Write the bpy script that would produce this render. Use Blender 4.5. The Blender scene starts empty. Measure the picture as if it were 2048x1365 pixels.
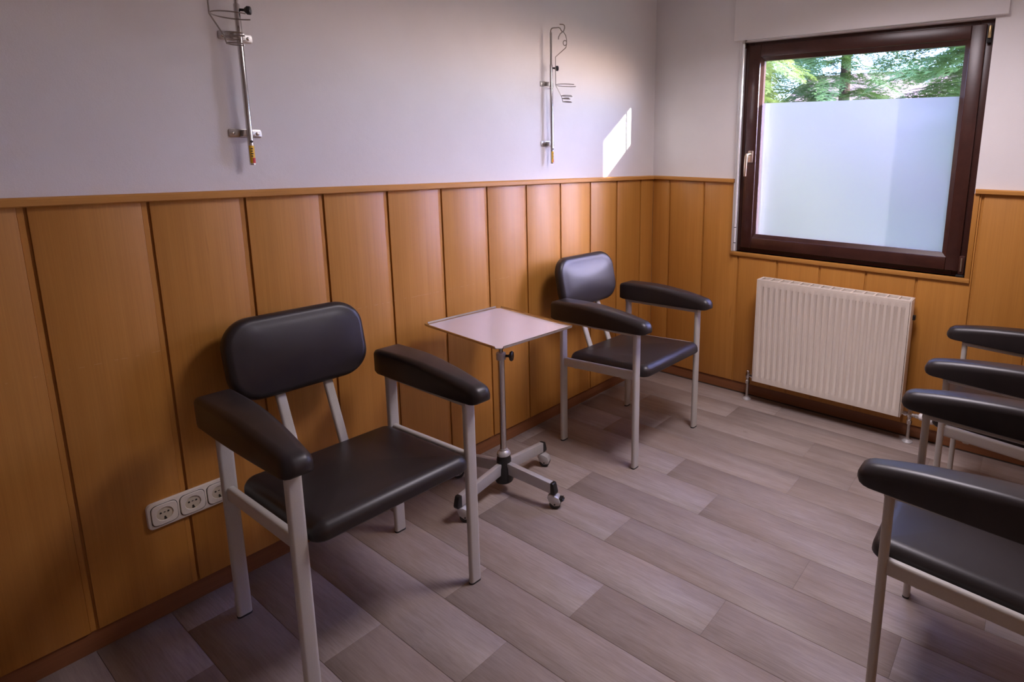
import bpy, bmesh, math, random
from mathutils import Vector, Matrix

random.seed(7)
PI = math.pi
scene = bpy.context.scene
COL = scene.collection

# ------------------------------------------------------------------ camera
cam_d = bpy.data.cameras.new('camera')
cam_d.sensor_width = 36.0
cam_d.lens = 1173.70 * 36.0 / 2048.0
cam_d.shift_x = (1024.0 - 1282.45) / 2048.0
cam_d.shift_y = (527.28 - 682.5) / 2048.0
cam_d.clip_start = 0.02
cam = bpy.data.objects.new('camera', cam_d)
COL.objects.link(cam)
_R = Vector((0.8227, 0.5683, 0.0175)); _U = Vector((-0.1184, 0.1411, 0.9829)); _F = Vector((-0.5561, 0.8107, -0.1834))
m = Matrix((_R, _U, -_F)).transposed().to_4x4()
m.translation = Vector((2.0885, -3.1663, 1.4331))
cam.matrix_world = m
scene.camera = cam

# ------------------------------------------------------------------ sky, sun, exposure
SUN_TO = Vector((1.0, 0.39, 0.31)).normalized()          # towards the sun
world = bpy.data.worlds.new('World')
scene.world = world
world.use_nodes = True
nt = world.node_tree
nt.nodes.clear()
sky = nt.nodes.new('ShaderNodeTexSky')
sky.sky_type = 'NISHITA'
sky.sun_disc = False
sky.sun_elevation = math.radians(36)
sky.sun_rotation = math.atan2(SUN_TO.x, SUN_TO.y)
sky.air_density = 1.0
sky.dust_density = 0.6
sky.ozone_density = 4.0
bg = nt.nodes.new('ShaderNodeBackground')
bg.inputs['Strength'].default_value = 3.6
wo = nt.nodes.new('ShaderNodeOutputWorld')
tint = nt.nodes.new('ShaderNodeMix')
tint.data_type = 'RGBA'; tint.blend_type = 'MULTIPLY'
tint.inputs[0].default_value = 1.0
tint.inputs[7].default_value = (1.0, 0.86, 1.10, 1.0)
nt.links.new(sky.outputs[0], tint.inputs[6])
nt.links.new(tint.outputs[2], bg.inputs['Color'])
nt.links.new(bg.outputs[0], wo.inputs['Surface'])

sun_d = bpy.data.lights.new('sun', 'SUN')
sun_d.energy = 19.0
sun_d.angle = math.radians(0.6)
sun_d.color = (1.0, 0.96, 0.97)
sun = bpy.data.objects.new('sun', sun_d)
COL.objects.link(sun)
sun.rotation_euler = SUN_TO.to_track_quat('Z', 'Y').to_euler()
sun.location = SUN_TO * 12

vs = scene.view_settings
vs.view_transform = 'Standard'
vs.look = 'None'
vs.gamma = 1.0
vs.use_curve_mapping = False
vs.exposure = 0.6
FILM_FWD = 0.93
scene.cycles.max_bounces = 7
scene.cycles.diffuse_bounces = 4
scene.cycles.adaptive_threshold = 0.02
FILL_POWER = 17.5                                       # added fill lamp at the ceiling, out of view

# ------------------------------------------------------------------ material helpers
def new_mat(name):
    mt = bpy.data.materials.new(name)
    mt.use_nodes = True
    n = mt.node_tree
    n.nodes.clear()
    out = n.nodes.new('ShaderNodeOutputMaterial')
    return mt, n, out

def pbr(n, out, color, rough, metal=0.0, spec=0.5, coat=0.0):
    b = n.nodes.new('ShaderNodeBsdfPrincipled')
    b.inputs['Base Color'].default_value = (*color, 1)
    b.inputs['Roughness'].default_value = rough
    b.inputs['Metallic'].default_value = metal
    b.inputs['Specular IOR Level'].default_value = spec
    b.inputs['Coat Weight'].default_value = coat
    b.inputs['Coat Roughness'].default_value = 0.1
    n.links.new(b.outputs[0], out.inputs['Surface'])
    return b

def coords(n, scale=(1, 1, 1), rnd=0.0, rot=(0, 0, 0)):
    tc = n.nodes.new('ShaderNodeTexCoord')
    mp = n.nodes.new('ShaderNodeMapping')
    mp.inputs['Scale'].default_value = scale
    mp.inputs['Rotation'].default_value = rot
    if rnd:
        oi = n.nodes.new('ShaderNodeObjectInfo')
        mu = n.nodes.new('ShaderNodeMath'); mu.operation = 'MULTIPLY'
        mu.inputs[1].default_value = rnd
        n.links.new(oi.outputs['Random'], mu.inputs[0])
        ad = n.nodes.new('ShaderNodeVectorMath'); ad.operation = 'ADD'
        n.links.new(tc.outputs['Object'], ad.inputs[0])
        n.links.new(mu.outputs[0], ad.inputs[1])
        n.links.new(ad.outputs[0], mp.inputs['Vector'])
    else:
        n.links.new(tc.outputs['Object'], mp.inputs['Vector'])
    return mp

def noise(n, vec, scale, detail=4, rough=0.55, dist=0.0):
    t = n.nodes.new('ShaderNodeTexNoise')
    t.inputs['Scale'].default_value = scale
    t.inputs['Detail'].default_value = detail
    t.inputs['Roughness'].default_value = rough
    t.inputs['Distortion'].default_value = dist
    n.links.new(vec.outputs[0], t.inputs['Vector'])
    return t

def ramp(n, src, stops):
    r = n.nodes.new('ShaderNodeValToRGB')
    e = r.color_ramp.elements
    while len(e) < len(stops):
        e.new(0.5)
    for el, (p, c) in zip(e, stops):
        el.position = p
        el.color = (*c, 1) if len(c) == 3 else c
    n.links.new(src, r.inputs['Fac'])
    return r

def mixc(n, fac, a, b, mode='MIX'):
    mx = n.nodes.new('ShaderNodeMix')
    mx.data_type = 'RGBA'
    mx.blend_type = mode
    for sock, v in ((mx.inputs[0], fac), (mx.inputs[6], a), (mx.inputs[7], b)):
        if hasattr(v, 'is_output'):
            n.links.new(v, sock)
        elif isinstance(v, (int, float)):
            sock.default_value = v
        else:
            sock.default_value = (*v, 1)
    return mx.outputs[2]

def mathn(n, op, a, b=None, c=None):
    t = n.nodes.new('ShaderNodeMath'); t.operation = op
    for i, v in enumerate((a, b, c)):
        if v is None:
            continue
        if hasattr(v, 'is_output'):
            n.links.new(v, t.inputs[i])
        else:
            t.inputs[i].default_value = v
    return t.outputs[0]

def bump(n, bsdf, height, strength=0.1, dist=0.002):
    b = n.nodes.new('ShaderNodeBump')
    b.inputs['Strength'].default_value = strength
    b.inputs['Distance'].default_value = dist
    n.links.new(height, b.inputs['Height'])
    n.links.new(b.outputs[0], bsdf.inputs['Normal'])

def simple(name, color, rough, metal=0.0, spec=0.5, nscale=60, var=0.06, bmp=0.0):
    """plain material with a little procedural mottling"""
    mt, n, out = new_mat(name)
    b = pbr(n, out, color, rough, metal, spec)
    mp = coords(n)
    t = noise(n, mp, nscale, 3)
    lo = tuple(max(0, c * (1 - var)) for c in color); hi = tuple(min(1, c * (1 + var)) for c in color)
    r = ramp(n, t.outputs['Fac'], [(0.3, lo), (0.7, hi)])
    n.links.new(r.outputs[0], b.inputs['Base Color'])
    if bmp:
        bump(n, b, t.outputs['Fac'], bmp, 0.001)
    return mt

def wood(name, c_lo, c_hi, c_dark, grain=(38, 38, 1.1), rough=0.42, rnd=9.0, scuff=False, tint=0.07, spec=0.4):
    mt, n, out = new_mat(name)
    b = pbr(n, out, c_hi, rough, 0, spec)
    mp = coords(n, grain, rnd)
    t1 = noise(n, mp, 1.0, 5, 0.6, 0.3)
    mp2 = coords(n, tuple(g * 7 if g > 2 else g * 3 for g in grain), rnd)
    t2 = noise(n, mp2, 1.0, 3, 0.6)
    base = ramp(n, t1.outputs['Fac'], [(0.28, c_lo), (0.72, c_hi)])
    fine = ramp(n, t2.outputs['Fac'], [(0.32, (0.88, 0.87, 0.86)), (0.64, (1.03, 1.03, 1.03))])
    col = mixc(n, 0.7, base.outputs[0], fine.outputs[0], 'MULTIPLY')
    mp3 = coords(n, (26, 26, 3.2) if grain[2] < 2 else tuple(g * 0.7 for g in grain), rnd * 1.7)
    t3 = noise(n, mp3, 1.0, 2, 0.5)
    fleck = ramp(n, t3.outputs['Fac'], [(0.73, (0, 0, 0)), (0.80, (1, 1, 1))])
    col = mixc(n, mathn(n, 'MULTIPLY', fleck.outputs[0], 0.35), col, c_dark)
    oi = n.nodes.new('ShaderNodeObjectInfo')
    tv = n.nodes.new('ShaderNodeMapRange')
    tv.inputs['To Min'].default_value = 1 - tint
    tv.inputs['To Max'].default_value = 1 + tint * 0.5
    n.links.new(oi.outputs['Random'], tv.inputs['Value'])
    comb = n.nodes.new('ShaderNodeCombineColor')
    for i in range(3):
        n.links.new(tv.outputs[0], comb.inputs[i])
    col = mixc(n, 1.0, col, comb.outputs[0], 'MULTIPLY')
    if scuff:                                             # rubbed line left by chair backs
        tc = n.nodes.new('ShaderNodeTexCoord')
        sp = n.nodes.new('ShaderNodeSeparateXYZ')
        n.links.new(tc.outputs['Object'], sp.inputs[0])
        mpw = coords(n, (1, 14, 0.01), 23.0)
        w1 = noise(n, mpw, 1.0, 2)
        dz = mathn(n, 'SUBTRACT', sp.outputs['Z'], mathn(n, 'MULTIPLY_ADD', w1.outputs['Fac'], 0.012, 0.835))
        line = mathn(n, 'LESS_THAN', mathn(n, 'ABSOLUTE', dz), 0.0011)
        mpd = coords(n, (1, 55, 0.01), 11.0)
        w2 = noise(n, mpd, 1.0, 3)
        dash = mathn(n, 'GREATER_THAN', w2.outputs['Fac'], 0.54)
        fac = mathn(n, 'MULTIPLY', mathn(n, 'MULTIPLY', line, dash), 0.13)
        col = mixc(n, fac, col, (0.86, 0.62, 0.40))
    n.links.new(col, b.inputs['Base Color'])
    bump(n, b, t2.outputs['Fac'], 0.05, 0.0006)
    return mt

def plaster_mat():
    mt, n, out = new_mat('plaster_white')
    b = pbr(n, out, (0.8, 0.78, 0.76), 0.75, 0, 0.25)
    mp = coords(n)
    t = noise(n, mp, 2.2, 5, 0.6)
    r = ramp(n, t.outputs['Fac'], [(0.3, (0.77, 0.735, 0.72)), (0.7, (0.82, 0.79, 0.775))])
    n.links.new(r.outputs[0], b.inputs['Base Color'])
    t2 = noise(n, mp, 260, 4, 0.65)
    t3 = noise(n, mp, 60, 3, 0.5)
    h = mathn(n, 'ADD', t2.outputs['Fac'], t3.outputs['Fac'])
    bump(n, b, h, 0.28, 0.0015)
    return mt

def floor_mat():
    mt, n, out = new_mat('vinyl_plank')
    b = pbr(n, out, (0.3, 0.25, 0.2), 0.5, 0, 0.35)
    mp = coords(n, (1.6, 22, 1), 13.0)
    t1 = noise(n, mp, 1.0, 6, 0.62, 0.6)
    base = ramp(n, t1.outputs['Fac'], [(0.22, (0.275, 0.220, 0.192)), (0.5, (0.340, 0.278, 0.248)), (0.80, (0.405, 0.342, 0.312))])
    mp2 = coords(n, (2.2, 6.5, 1), 29.0)
    t2 = noise(n, mp2, 1.0, 4, 0.6)
    patch = ramp(n, t2.outputs['Fac'], [(0.30, (0.83, 0.81, 0.80)), (0.58, (1.0, 1.0, 1.0))])
    col = mixc(n, 0.8, base.outputs[0], patch.outputs[0], 'MULTIPLY')
    mp3 = coords(n, (14, 210, 1), 7.0)
    t3 = noise(n, mp3, 1.0, 3, 0.6)
    fine = ramp(n, t3.outputs['Fac'], [(0.34, (0.76, 0.75, 0.75)), (0.62, (1.05, 1.05, 1.05))])
    col = mixc(n, 0.7, col, fine.outputs[0], 'MULTIPLY')
    vor = n.nodes.new('ShaderNodeTexVoronoi')
    mp4 = coords(n, (2.1, 4.6, 1), 17.0)
    vor.inputs['Scale'].default_value = 1.0
    n.links.new(mp4.outputs[0], vor.inputs['Vector'])
    knot = ramp(n, vor.outputs['Distance'], [(0.018, (1, 1, 1)), (0.05, (0, 0, 0))])
    col = mixc(n, mathn(n, 'MULTIPLY', knot.outputs[0], 0.55), col, (0.13, 0.085, 0.06))
    mp5 = coords(n, (1.3, 2.3, 1), 41.0)
    t5 = noise(n, mp5, 1.0, 3)
    warm = ramp(n, t5.outputs['Fac'], [(0.45, (0, 0, 0)), (0.72, (1, 1, 1))])
    col = mixc(n, mathn(n, 'MULTIPLY', warm.outputs[0], 0.20), col, (0.40, 0.27, 0.17))
    oi = n.nodes.new('ShaderNodeObjectInfo')
    tv = n.nodes.new('ShaderNodeMapRange')
    tv.inputs['To Min'].default_value = 0.95
    tv.inputs['To Max'].default_value = 1.03
    n.links.new(oi.outputs['Random'], tv.inputs['Value'])
    comb = n.nodes.new('ShaderNodeCombineColor')
    for i in range(3):
        n.links.new(tv.outputs[0], comb.inputs[i])
    col = mixc(n, 1.0, col, comb.outputs[0], 'MULTIPLY')
    n.links.new(col, b.inputs['Base Color'])
    rr = n.nodes.new('ShaderNodeMapRange')
    rr.inputs['To Min'].default_value = 0.40
    rr.inputs['To Max'].default_value = 0.62
    n.links.new(t3.outputs['Fac'], rr.inputs['Value'])
    n.links.new(rr.outputs[0], b.inputs['Roughness'])
    bump(n, b, t3.outputs['Fac'], 0.12, 0.0008)
    return mt

def leather_mat():
    mt, n, out = new_mat('black_vinyl')
    b = pbr(n, out, (0.02, 0.017, 0.018), 0.38, 0, 0.42)
    mp = coords(n)
    t = noise(n, mp, 420, 3, 0.6)
    t2 = noise(n, mp, 9, 3, 0.5)
    r = ramp(n, t2.outputs['Fac'], [(0.3, (0.020, 0.0155, 0.0155)), (0.7, (0.027, 0.021, 0.021))])
    n.links.new(r.outputs[0], b.inputs['Base Color'])
    bump(n, b, t.outputs['Fac'], 0.10, 0.0006)
    return mt

def glass_mat():
    mt, n, out = new_mat('clear_glass')
    tr = n.nodes.new('ShaderNodeBsdfTransparent')
    tr.inputs[0].default_value = (0.95, 0.97, 0.96, 1)
    gl = n.nodes.new('ShaderNodeBsdfGlossy')
    gl.inputs['Roughness'].default_value = 0.0
    lw = n.nodes.new('ShaderNodeLayerWeight')
    fac = mathn(n, 'MULTIPLY_ADD', mathn(n, 'POWER', lw.outputs['Facing'], 5.0), 0.9, 0.04)
    mx = n.nodes.new('ShaderNodeMixShader')
    n.links.new(fac, mx.inputs[0])
    n.links.new(tr.outputs[0], mx.inputs[1])
    n.links.new(gl.outputs[0], mx.inputs[2])
    n.links.new(mx.outputs[0], out.inputs['Surface'])
    return mt

def film_mat():
    mt, n, out = new_mat('frosted_film')
    mp = coords(n)
    t = noise(n, mp, 420, 2, 0.6)
    r = ramp(n, t.outputs['Fac'], [(0.3, (0.64, 0.61, 0.74)), (0.7, (0.80, 0.76, 0.90))])
    tl = n.nodes.new('ShaderNodeBsdfTranslucent')          # wide scattering
    n.links.new(r.outputs[0], tl.inputs[0])
    rf = n.nodes.new('ShaderNodeBsdfRefraction')           # forward scattering
    rf.inputs['Color'].default_value = (0.72, 0.65, 0.82, 1)
    rf.inputs['Roughness'].default_value = 0.65
    rf.inputs['IOR'].default_value = 1.35
    mx = n.nodes.new('ShaderNodeMixShader')
    mx.inputs[0].default_value = FILM_FWD
    n.links.new(tl.outputs[0], mx.inputs[1])
    n.links.new(rf.outputs[0], mx.inputs[2])
    df = n.nodes.new('ShaderNodeBsdfDiffuse')
    df.inputs[0].default_value = (0.8, 0.82, 0.85, 1)
    m2 = n.nodes.new('ShaderNodeMixShader')
    m2.inputs[0].default_value = 0.15
    n.links.new(mx.outputs[0], m2.inputs[1])
    n.links.new(df.outputs[0], m2.inputs[2])
    n.links.new(m2.outputs[0], out.inputs['Surface'])
    return mt

def emit_mat(name, color, strength):
    mt, n, out = new_mat(name)
    e = n.nodes.new('ShaderNodeEmission')
    e.inputs[0].default_value = (*color, 1)
    e.inputs[1].default_value = strength
    n.links.new(e.outputs[0], out.inputs['Surface'])
    return mt

def leaf_mat(name, c1, c2):
    mt, n, out = new_mat(name)
    mp = coords(n, (1, 1, 1), 5.0)
    t = noise(n, mp, 5.0, 3)
    r = ramp(n, t.outputs['Fac'], [(0.3, c1), (0.7, c2)])
    df = n.nodes.new('ShaderNodeBsdfPrincipled')
    df.inputs['Roughness'].default_value = 0.55
    n.links.new(r.outputs[0], df.inputs['Base Color'])
    tl = n.nodes.new('ShaderNodeBsdfTranslucent')
    n.links.new(r.outputs[0], tl.inputs[0])
    mx = n.nodes.new('ShaderNodeMixShader')
    mx.inputs[0].default_value = 0.35
    n.links.new(df.outputs[0], mx.inputs[1])
    n.links.new(tl.outputs[0], mx.inputs[2])
    n.links.new(mx.outputs[0], out.inputs['Surface'])
    return mt

BEECH = ((0.460, 0.198, 0.036), (0.530, 0.240, 0.048), (0.20, 0.070, 0.014))
M = {
    'plaster': plaster_mat(),
    'panel': wood('beech_panel', *BEECH, scuff=True),
    'panel_plain': wood('beech_panel_unscuffed', *BEECH),
    'rail_y': wood('beech_rail_along_left_wall', (0.46, 0.205, 0.042), (0.56, 0.265, 0.062), BEECH[2], grain=(38, 1.1, 38), tint=0.03),
    'rail_x': wood('beech_rail_along_window_wall', (0.46, 0.205, 0.042), (0.56, 0.265, 0.062), BEECH[2], grain=(1.1, 38, 38), tint=0.03),
    'plinth_y': wood('plinth_wood_y', (0.20, 0.075, 0.028), (0.27, 0.105, 0.04), (0.1, 0.035, 0.012), grain=(38, 1.1, 38), tint=0.03),
    'plinth_x': wood('plinth_wood_x', (0.20, 0.075, 0.028), (0.27, 0.105, 0.04), (0.1, 0.035, 0.012), grain=(1.1, 38, 38), tint=0.03),
    'mahogany': wood('dark_brown_window_wood', (0.040, 0.012, 0.008), (0.062, 0.020, 0.013), (0.02, 0.006, 0.004), grain=(14, 14, 14), rough=0.32, tint=0.02, spec=0.5),
    'floor': floor_mat(),
    'subfloor': simple('joint_dark', (0.07, 0.05, 0.04), 0.9),
    'leather': leather_mat(),
    'frame': simple('warm_grey_powder_coat', (0.50, 0.475, 0.43), 0.42, 0, 0.45, nscale=300, var=0.03, bmp=0.05),
    'foot': simple('black_plastic_foot', (0.02, 0.02, 0.02), 0.6),
    'black': simple('black_plastic', (0.012, 0.012, 0.013), 0.38),
    'chrome': simple('chrome_tube', (0.62, 0.60, 0.58), 0.16, 1.0, nscale=30, var=0.05),
    'wire': simple('dull_steel_wire', (0.36, 0.33, 0.30), 0.28, 1.0, nscale=60, var=0.08),
    'steel': simple('brushed_steel', (0.50, 0.48, 0.45), 0.34, 1.0, nscale=90, var=0.06),
    'alu': simple('silver_lacquered_metal', (0.52, 0.51, 0.50), 0.38, 0.35, nscale=200, var=0.03),
    'bronze': simple('champagne_metal', (0.60, 0.49, 0.37), 0.30, 0.9, nscale=60, var=0.06),
    'brass': simple('aged_brass', (0.45, 0.33, 0.17), 0.35, 1.0, nscale=80, var=0.15),
    'radiator': simple('cream_radiator_enamel', (0.76, 0.68, 0.58), 0.35, 0, 0.45, nscale=8, var=0.02),
    'socket': simple('ivory_plastic', (0.72, 0.66, 0.56), 0.35, 0, 0.5, nscale=8, var=0.02),
    'socket_in': simple('yellowed_ivory_plastic', (0.58, 0.51, 0.38), 0.4, 0, 0.5, nscale=12, var=0.05),
    'fins': simple('grey_convector_fins', (0.22, 0.20, 0.18), 0.6),
    'white': simple('white_lacquer', (0.82, 0.81, 0.80), 0.45, nscale=5, var=0.02),
    'glass': glass_mat(),
    'film': film_mat(),
    'yellow': simple('yellow_sticker', (0.78, 0.47, 0.02), 0.5, nscale=200, var=0.1),
    'red': simple('red_sticker', (0.55, 0.03, 0.025), 0.5),
    'ink': simple('black_ink', (0.03, 0.025, 0.02), 0.6),
    'rubber': simple('dark_rubber_tread', (0.03, 0.03, 0.03), 0.7),
    'bark': simple('bark', (0.075, 0.05, 0.038), 0.9, nscale=12, var=0.4, bmp=0.3),
    'lawn': simple('lawn', (0.08, 0.13, 0.04), 0.9, nscale=6, var=0.3),
    'needle_a': leaf_mat('needles_sunlit_yellow_green', (0.16, 0.22, 0.05), (0.30, 0.37, 0.11)),
    'needle_b': leaf_mat('needles_blue_green', (0.055, 0.115, 0.028), (0.13, 0.22, 0.06)),
    'facade': simple('rosy_render', (0.72, 0.52, 0.48), 0.85, nscale=3, var=0.06),
    'tile': simple('brown_roof_tile', (0.25, 0.12, 0.08), 0.8, nscale=9, var=0.2),
    'diffuser': emit_mat('fill_diffuser', (1.0, 0.88, 0.76), 2.0),  # glowing face of the added fill lamp
}

# tray surface: pale sheet metal with a clear lacquer
_mt, _n, _o = new_mat('pale_tray_metal')
_b = pbr(_n, _o, (0.68, 0.63, 0.66), 0.20, 0.10, 0.55, 0.5)
_t = noise(_n, coords(_n, (5, 5, 5)), 1.0, 3)
_r = ramp(_n, _t.outputs['Fac'], [(0.3, (0.67, 0.62, 0.65)), (0.7, (0.70, 0.65, 0.68))])
_n.links.new(_r.outputs[0], _b.inputs['Base Color'])
M['tray'] = _mt

# ------------------------------------------------------------------ mesh helpers
class MB:
    """collects shapes for ONE mesh object"""
    def __init__(self):
        self.v = []; self.f = []
    def add(self, vs, fs, mat=None):
        o = len(self.v)
        self.v += [tuple(mat @ Vector(p)) if mat else tuple(p) for p in vs]
        self.f += [tuple(i + o for i in f) for f in fs]
        return self
    def bm(self, b, mat=None):
        b.verts.index_update()
        vs = [tuple(x.co) for x in b.verts]
        fs = [tuple(x.index for x in f.verts) for f in b.faces]
        b.free()
        return self.add(vs, fs, mat)
    def box(self, lo, hi, bev=0.0, seg=2, mat=None):
        b = bmesh.new()
        bmesh.ops.create_cube(b, size=1)
        for x in b.verts:
            x.co = Vector([lo[i] + (x.co[i] + 0.5) * (hi[i] - lo[i]) for i in range(3)])
        if bev:
            bmesh.ops.bevel(b, geom=list(b.edges), offset=bev, segments=seg, profile=0.5, affect='EDGES')
        return self.bm(b, mat)
    def prism(self, outline, t0, t1, axis='z', bev=0.0, mat=None):
        """outline 2D polygon extruded from t0 to t1 along axis; outline coords are the two other axes in order"""
        def p3(u, v, t):
            return {'z': (u, v, t), 'x': (t, u, v), 'y': (u, t, v)}[axis]
        n = len(outline)
        b = bmesh.new()
        a = [b.verts.new(p3(u, v, t0)) for u, v in outline]
        c = [b.verts.new(p3(u, v, t1)) for u, v in outline]
        b.faces.new(a[::-1]); b.faces.new(c)
        for i in range(n):
            j = (i + 1) % n
            b.faces.new((a[i], a[j], c[j], c[i]))
        bmesh.ops.recalc_face_normals(b, faces=b.faces)
        if bev:
            bmesh.ops.bevel(b, geom=list(b.edges), offset=bev, segments=2, profile=0.5, affect='EDGES')
        return self.bm(b, mat)
    def sweep(self, path, prof, closed=False, up=None, caps=True, scales=None):
        """sweep a closed 2D profile along a 3D path (parallel transport)"""
        path = [Vector(p) for p in path]
        n = len(path); k = len(prof)
        tang = []
        for i in range(n):
            if closed:
                t = path[(i + 1) % n] - path[i - 1]
            else:
                t = path[min(i + 1, n - 1)] - path[max(i - 1, 0)]
            tang.append(t.normalized())
        ref = Vector(up) if up else (Vector((0, 0, 1)) if abs(tang[0].z) < 0.9 else Vector((0, 1, 0)))
        u = (ref - tang[0] * ref.dot(tang[0])).normalized()
        rings = []
        for i in range(n):
            u = (u - tang[i] * u.dot(tang[i])).normalized()
            w = tang[i].cross(u)
            s = scales[i] if scales else 1.0
            rings.append([path[i] + w * (a * s) + u * (c * s) for a, c in prof])
        vs = [p for r in rings for p in r]
        fs = []
        for i in range(n if closed else n - 1):
            j = (i + 1) % n
            for q in range(k):
                r = (q + 1) % k
                fs.append((i * k + q, i * k + r, j * k + r, j * k + q))
        if caps and not closed:
            fs.append(tuple(range(k))[::-1])
            fs.append(tuple((n - 1) * k + q for q in range(k)))
        return self.add(vs, fs)
    def tube(self, path, r, seg=12, **kw):
        return self.sweep(path, [(r * math.cos(2 * PI * i / seg), r * math.sin(2 * PI * i / seg)) for i in range(seg)], **kw)
    def lathe(self, prof, seg=24, origin=(0, 0, 0), axis=(0, 0, 1), caps=True):
        """prof: list of (radius, height)"""
        q = Vector((0, 0, 1)).rotation_difference(Vector(axis))
        o = Vector(origin)
        vs = []
        for r, h in prof:
            for i in range(seg):
                a = 2 * PI * i / seg
                vs.append(o + q @ Vector((r * math.cos(a), r * math.sin(a), h)))
        fs = []
        for j in range(len(prof) - 1):
            for i in range(seg):
                k = (i + 1) % seg
                fs.append((j * seg + i, j * seg + k, (j + 1) * seg + k, (j + 1) * seg + i))
        if caps:
            fs.append(tuple(range(seg))[::-1])
            fs.append(tuple((len(prof) - 1) * seg + i for i in range(seg)))
        return self.add(vs, fs)
    def mesh(self, name, mat, angle=35):
        me = bpy.data.meshes.new(name)
        me.from_pydata(self.v, [], self.f)
        b = bmesh.new(); b.from_mesh(me)
        bmesh.ops.recalc_face_normals(b, faces=b.faces)
        b.to_mesh(me); b.free()
        me.materials.append(M[mat] if isinstance(mat, str) else mat)
        me.shade_smooth()
        me.set_sharp_from_angle(angle=math.radians(angle))
        return me
    def build(self, name, mat, parent=None, angle=35):
        o = bpy.data.objects.new(name, self.mesh(name, mat, angle))
        COL.objects.link(o)
        if parent:
            o.parent = parent
        return o

def link(name, me, parent=None, loc=(0, 0, 0)):
    o = bpy.data.objects.new(name, me)
    COL.objects.link(o)
    o.location = loc
    if parent:
        o.parent = parent
    return o

def tag(o, label=None, cat=None, group=None, kind=None):
    if label: o['label'] = label
    if cat: o['category'] = cat
    if group: o['group'] = group
    if kind: o['kind'] = kind
    return o

def empty(name, loc=(0, 0, 0), rz=0.0):
    o = bpy.data.objects.new(name, None)
    o.empty_display_size = 0.1
    COL.objects.link(o)
    o.location = loc
    o.rotation_euler = (0, 0, rz)
    return o

def copy_tree(o, parent=None):
    c = o.copy()
    COL.objects.link(c)
    if parent:
        c.parent = parent
    for ch in [x for x in bpy.data.objects if x.parent == o]:
        copy_tree(ch, c)
    return c

def rrect(w, h, r, n=6, cx=0, cy=0):
    """rounded rectangle outline, ccw"""
    pts = []
    for (sx, sy, a0) in ((1, 1, 0), (-1, 1, 90), (-1, -1, 180), (1, -1, 270)):
        for i in range(n + 1):
            a = math.radians(a0 + 90 * i / n)
            pts.append((cx + sx * (w / 2 - r) + r * math.cos(a), cy + sy * (h / 2 - r) + r * math.sin(a)))
    return pts

def stadium(a, b, n=6):
    """flat-sided oval profile, a wide, b thick"""
    return rrect(a, b, min(a, b) * 0.42, n)

def arc(c, r, a0, a1, n, plane='xy', z=0):
    out = []
    for i in range(n + 1):
        a = math.radians(a0 + (a1 - a0) * i / n)
        p = (c[0] + r * math.cos(a), c[1] + r * math.sin(a))
        out.append((p[0], p[1], z))
    return out

def cushion(w, d, h, rc, er, dome, bottom=0.006, n=7, rings=7, curve=0.0):
    """upholstered pad in the xy plane, z from 0 to h(+dome); curve bends it about the x axis ends"""
    mb = MB()
    layers = [(0.012, 0.0), (bottom, 0.0), (0.0, bottom)]
    hs = h - er
    layers.append((0.0, hs * 0.6))
    for i in range(rings + 1):
        a = PI / 2 * i / rings
        layers.append((er * (1 - math.cos(a)), hs + er * math.sin(a)))
    vs = []; fs = []
    k = None
    def lift(x, y):
        fx = max(0.0, 1 - (2 * x / (w - 2 * er)) ** 2); fy = max(0.0, 1 - (2 * y / (d - 2 * er)) ** 2)
        return dome * (fx ** 0.75) * (fy ** 0.75)
    for li, (ins, z) in enumerate(layers):
        ring = rrect(w - 2 * ins, d - 2 * ins, max(0.004, rc - ins), n)
        k = len(ring)
        vs += [(x, y, z) for x, y in ring]
    L = len(layers)
    for s in (0.9, 0.78, 0.64, 0.48, 0.3, 0.13):
        ring = rrect(w - 2 * er, d - 2 * er, max(0.004, rc - er), n)
        vs += [(x * s, y * s, h + lift(x * s, y * s)) for x, y in ring]
        L += 1
    for j in range(L - 1):
        for i in range(k):
            q = (i + 1) % k
            fs.append((j * k + i, j * k + q, (j + 1) * k + q, (j + 1) * k + i))
    fs.append(tuple(range(k))[::-1])
    fs.append(tuple((L - 1) * k + i for i in range(k)))
    if curve:
        vs = [(x, y, z + curve * (2 * x / w) ** 2) for x, y, z in vs]
    mb.add(vs, fs)
    return mb

# ------------------------------------------------------------------ room dimensions
XR = 2.55         # right wall
YB = -4.30        # wall behind the camera
ZC = 2.52         # ceiling
PITCH = 0.2451
GROOVE = 0.019
RAIL_B, RAIL_T = 1.277, 1.300
BASE = 0.067
WX0, WX1 = 0.575, 1.805       # window opening
WZ0, WZ1 = 0.872, 2.060
WALL_T = 0.205                # outer face of the window wall

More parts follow.
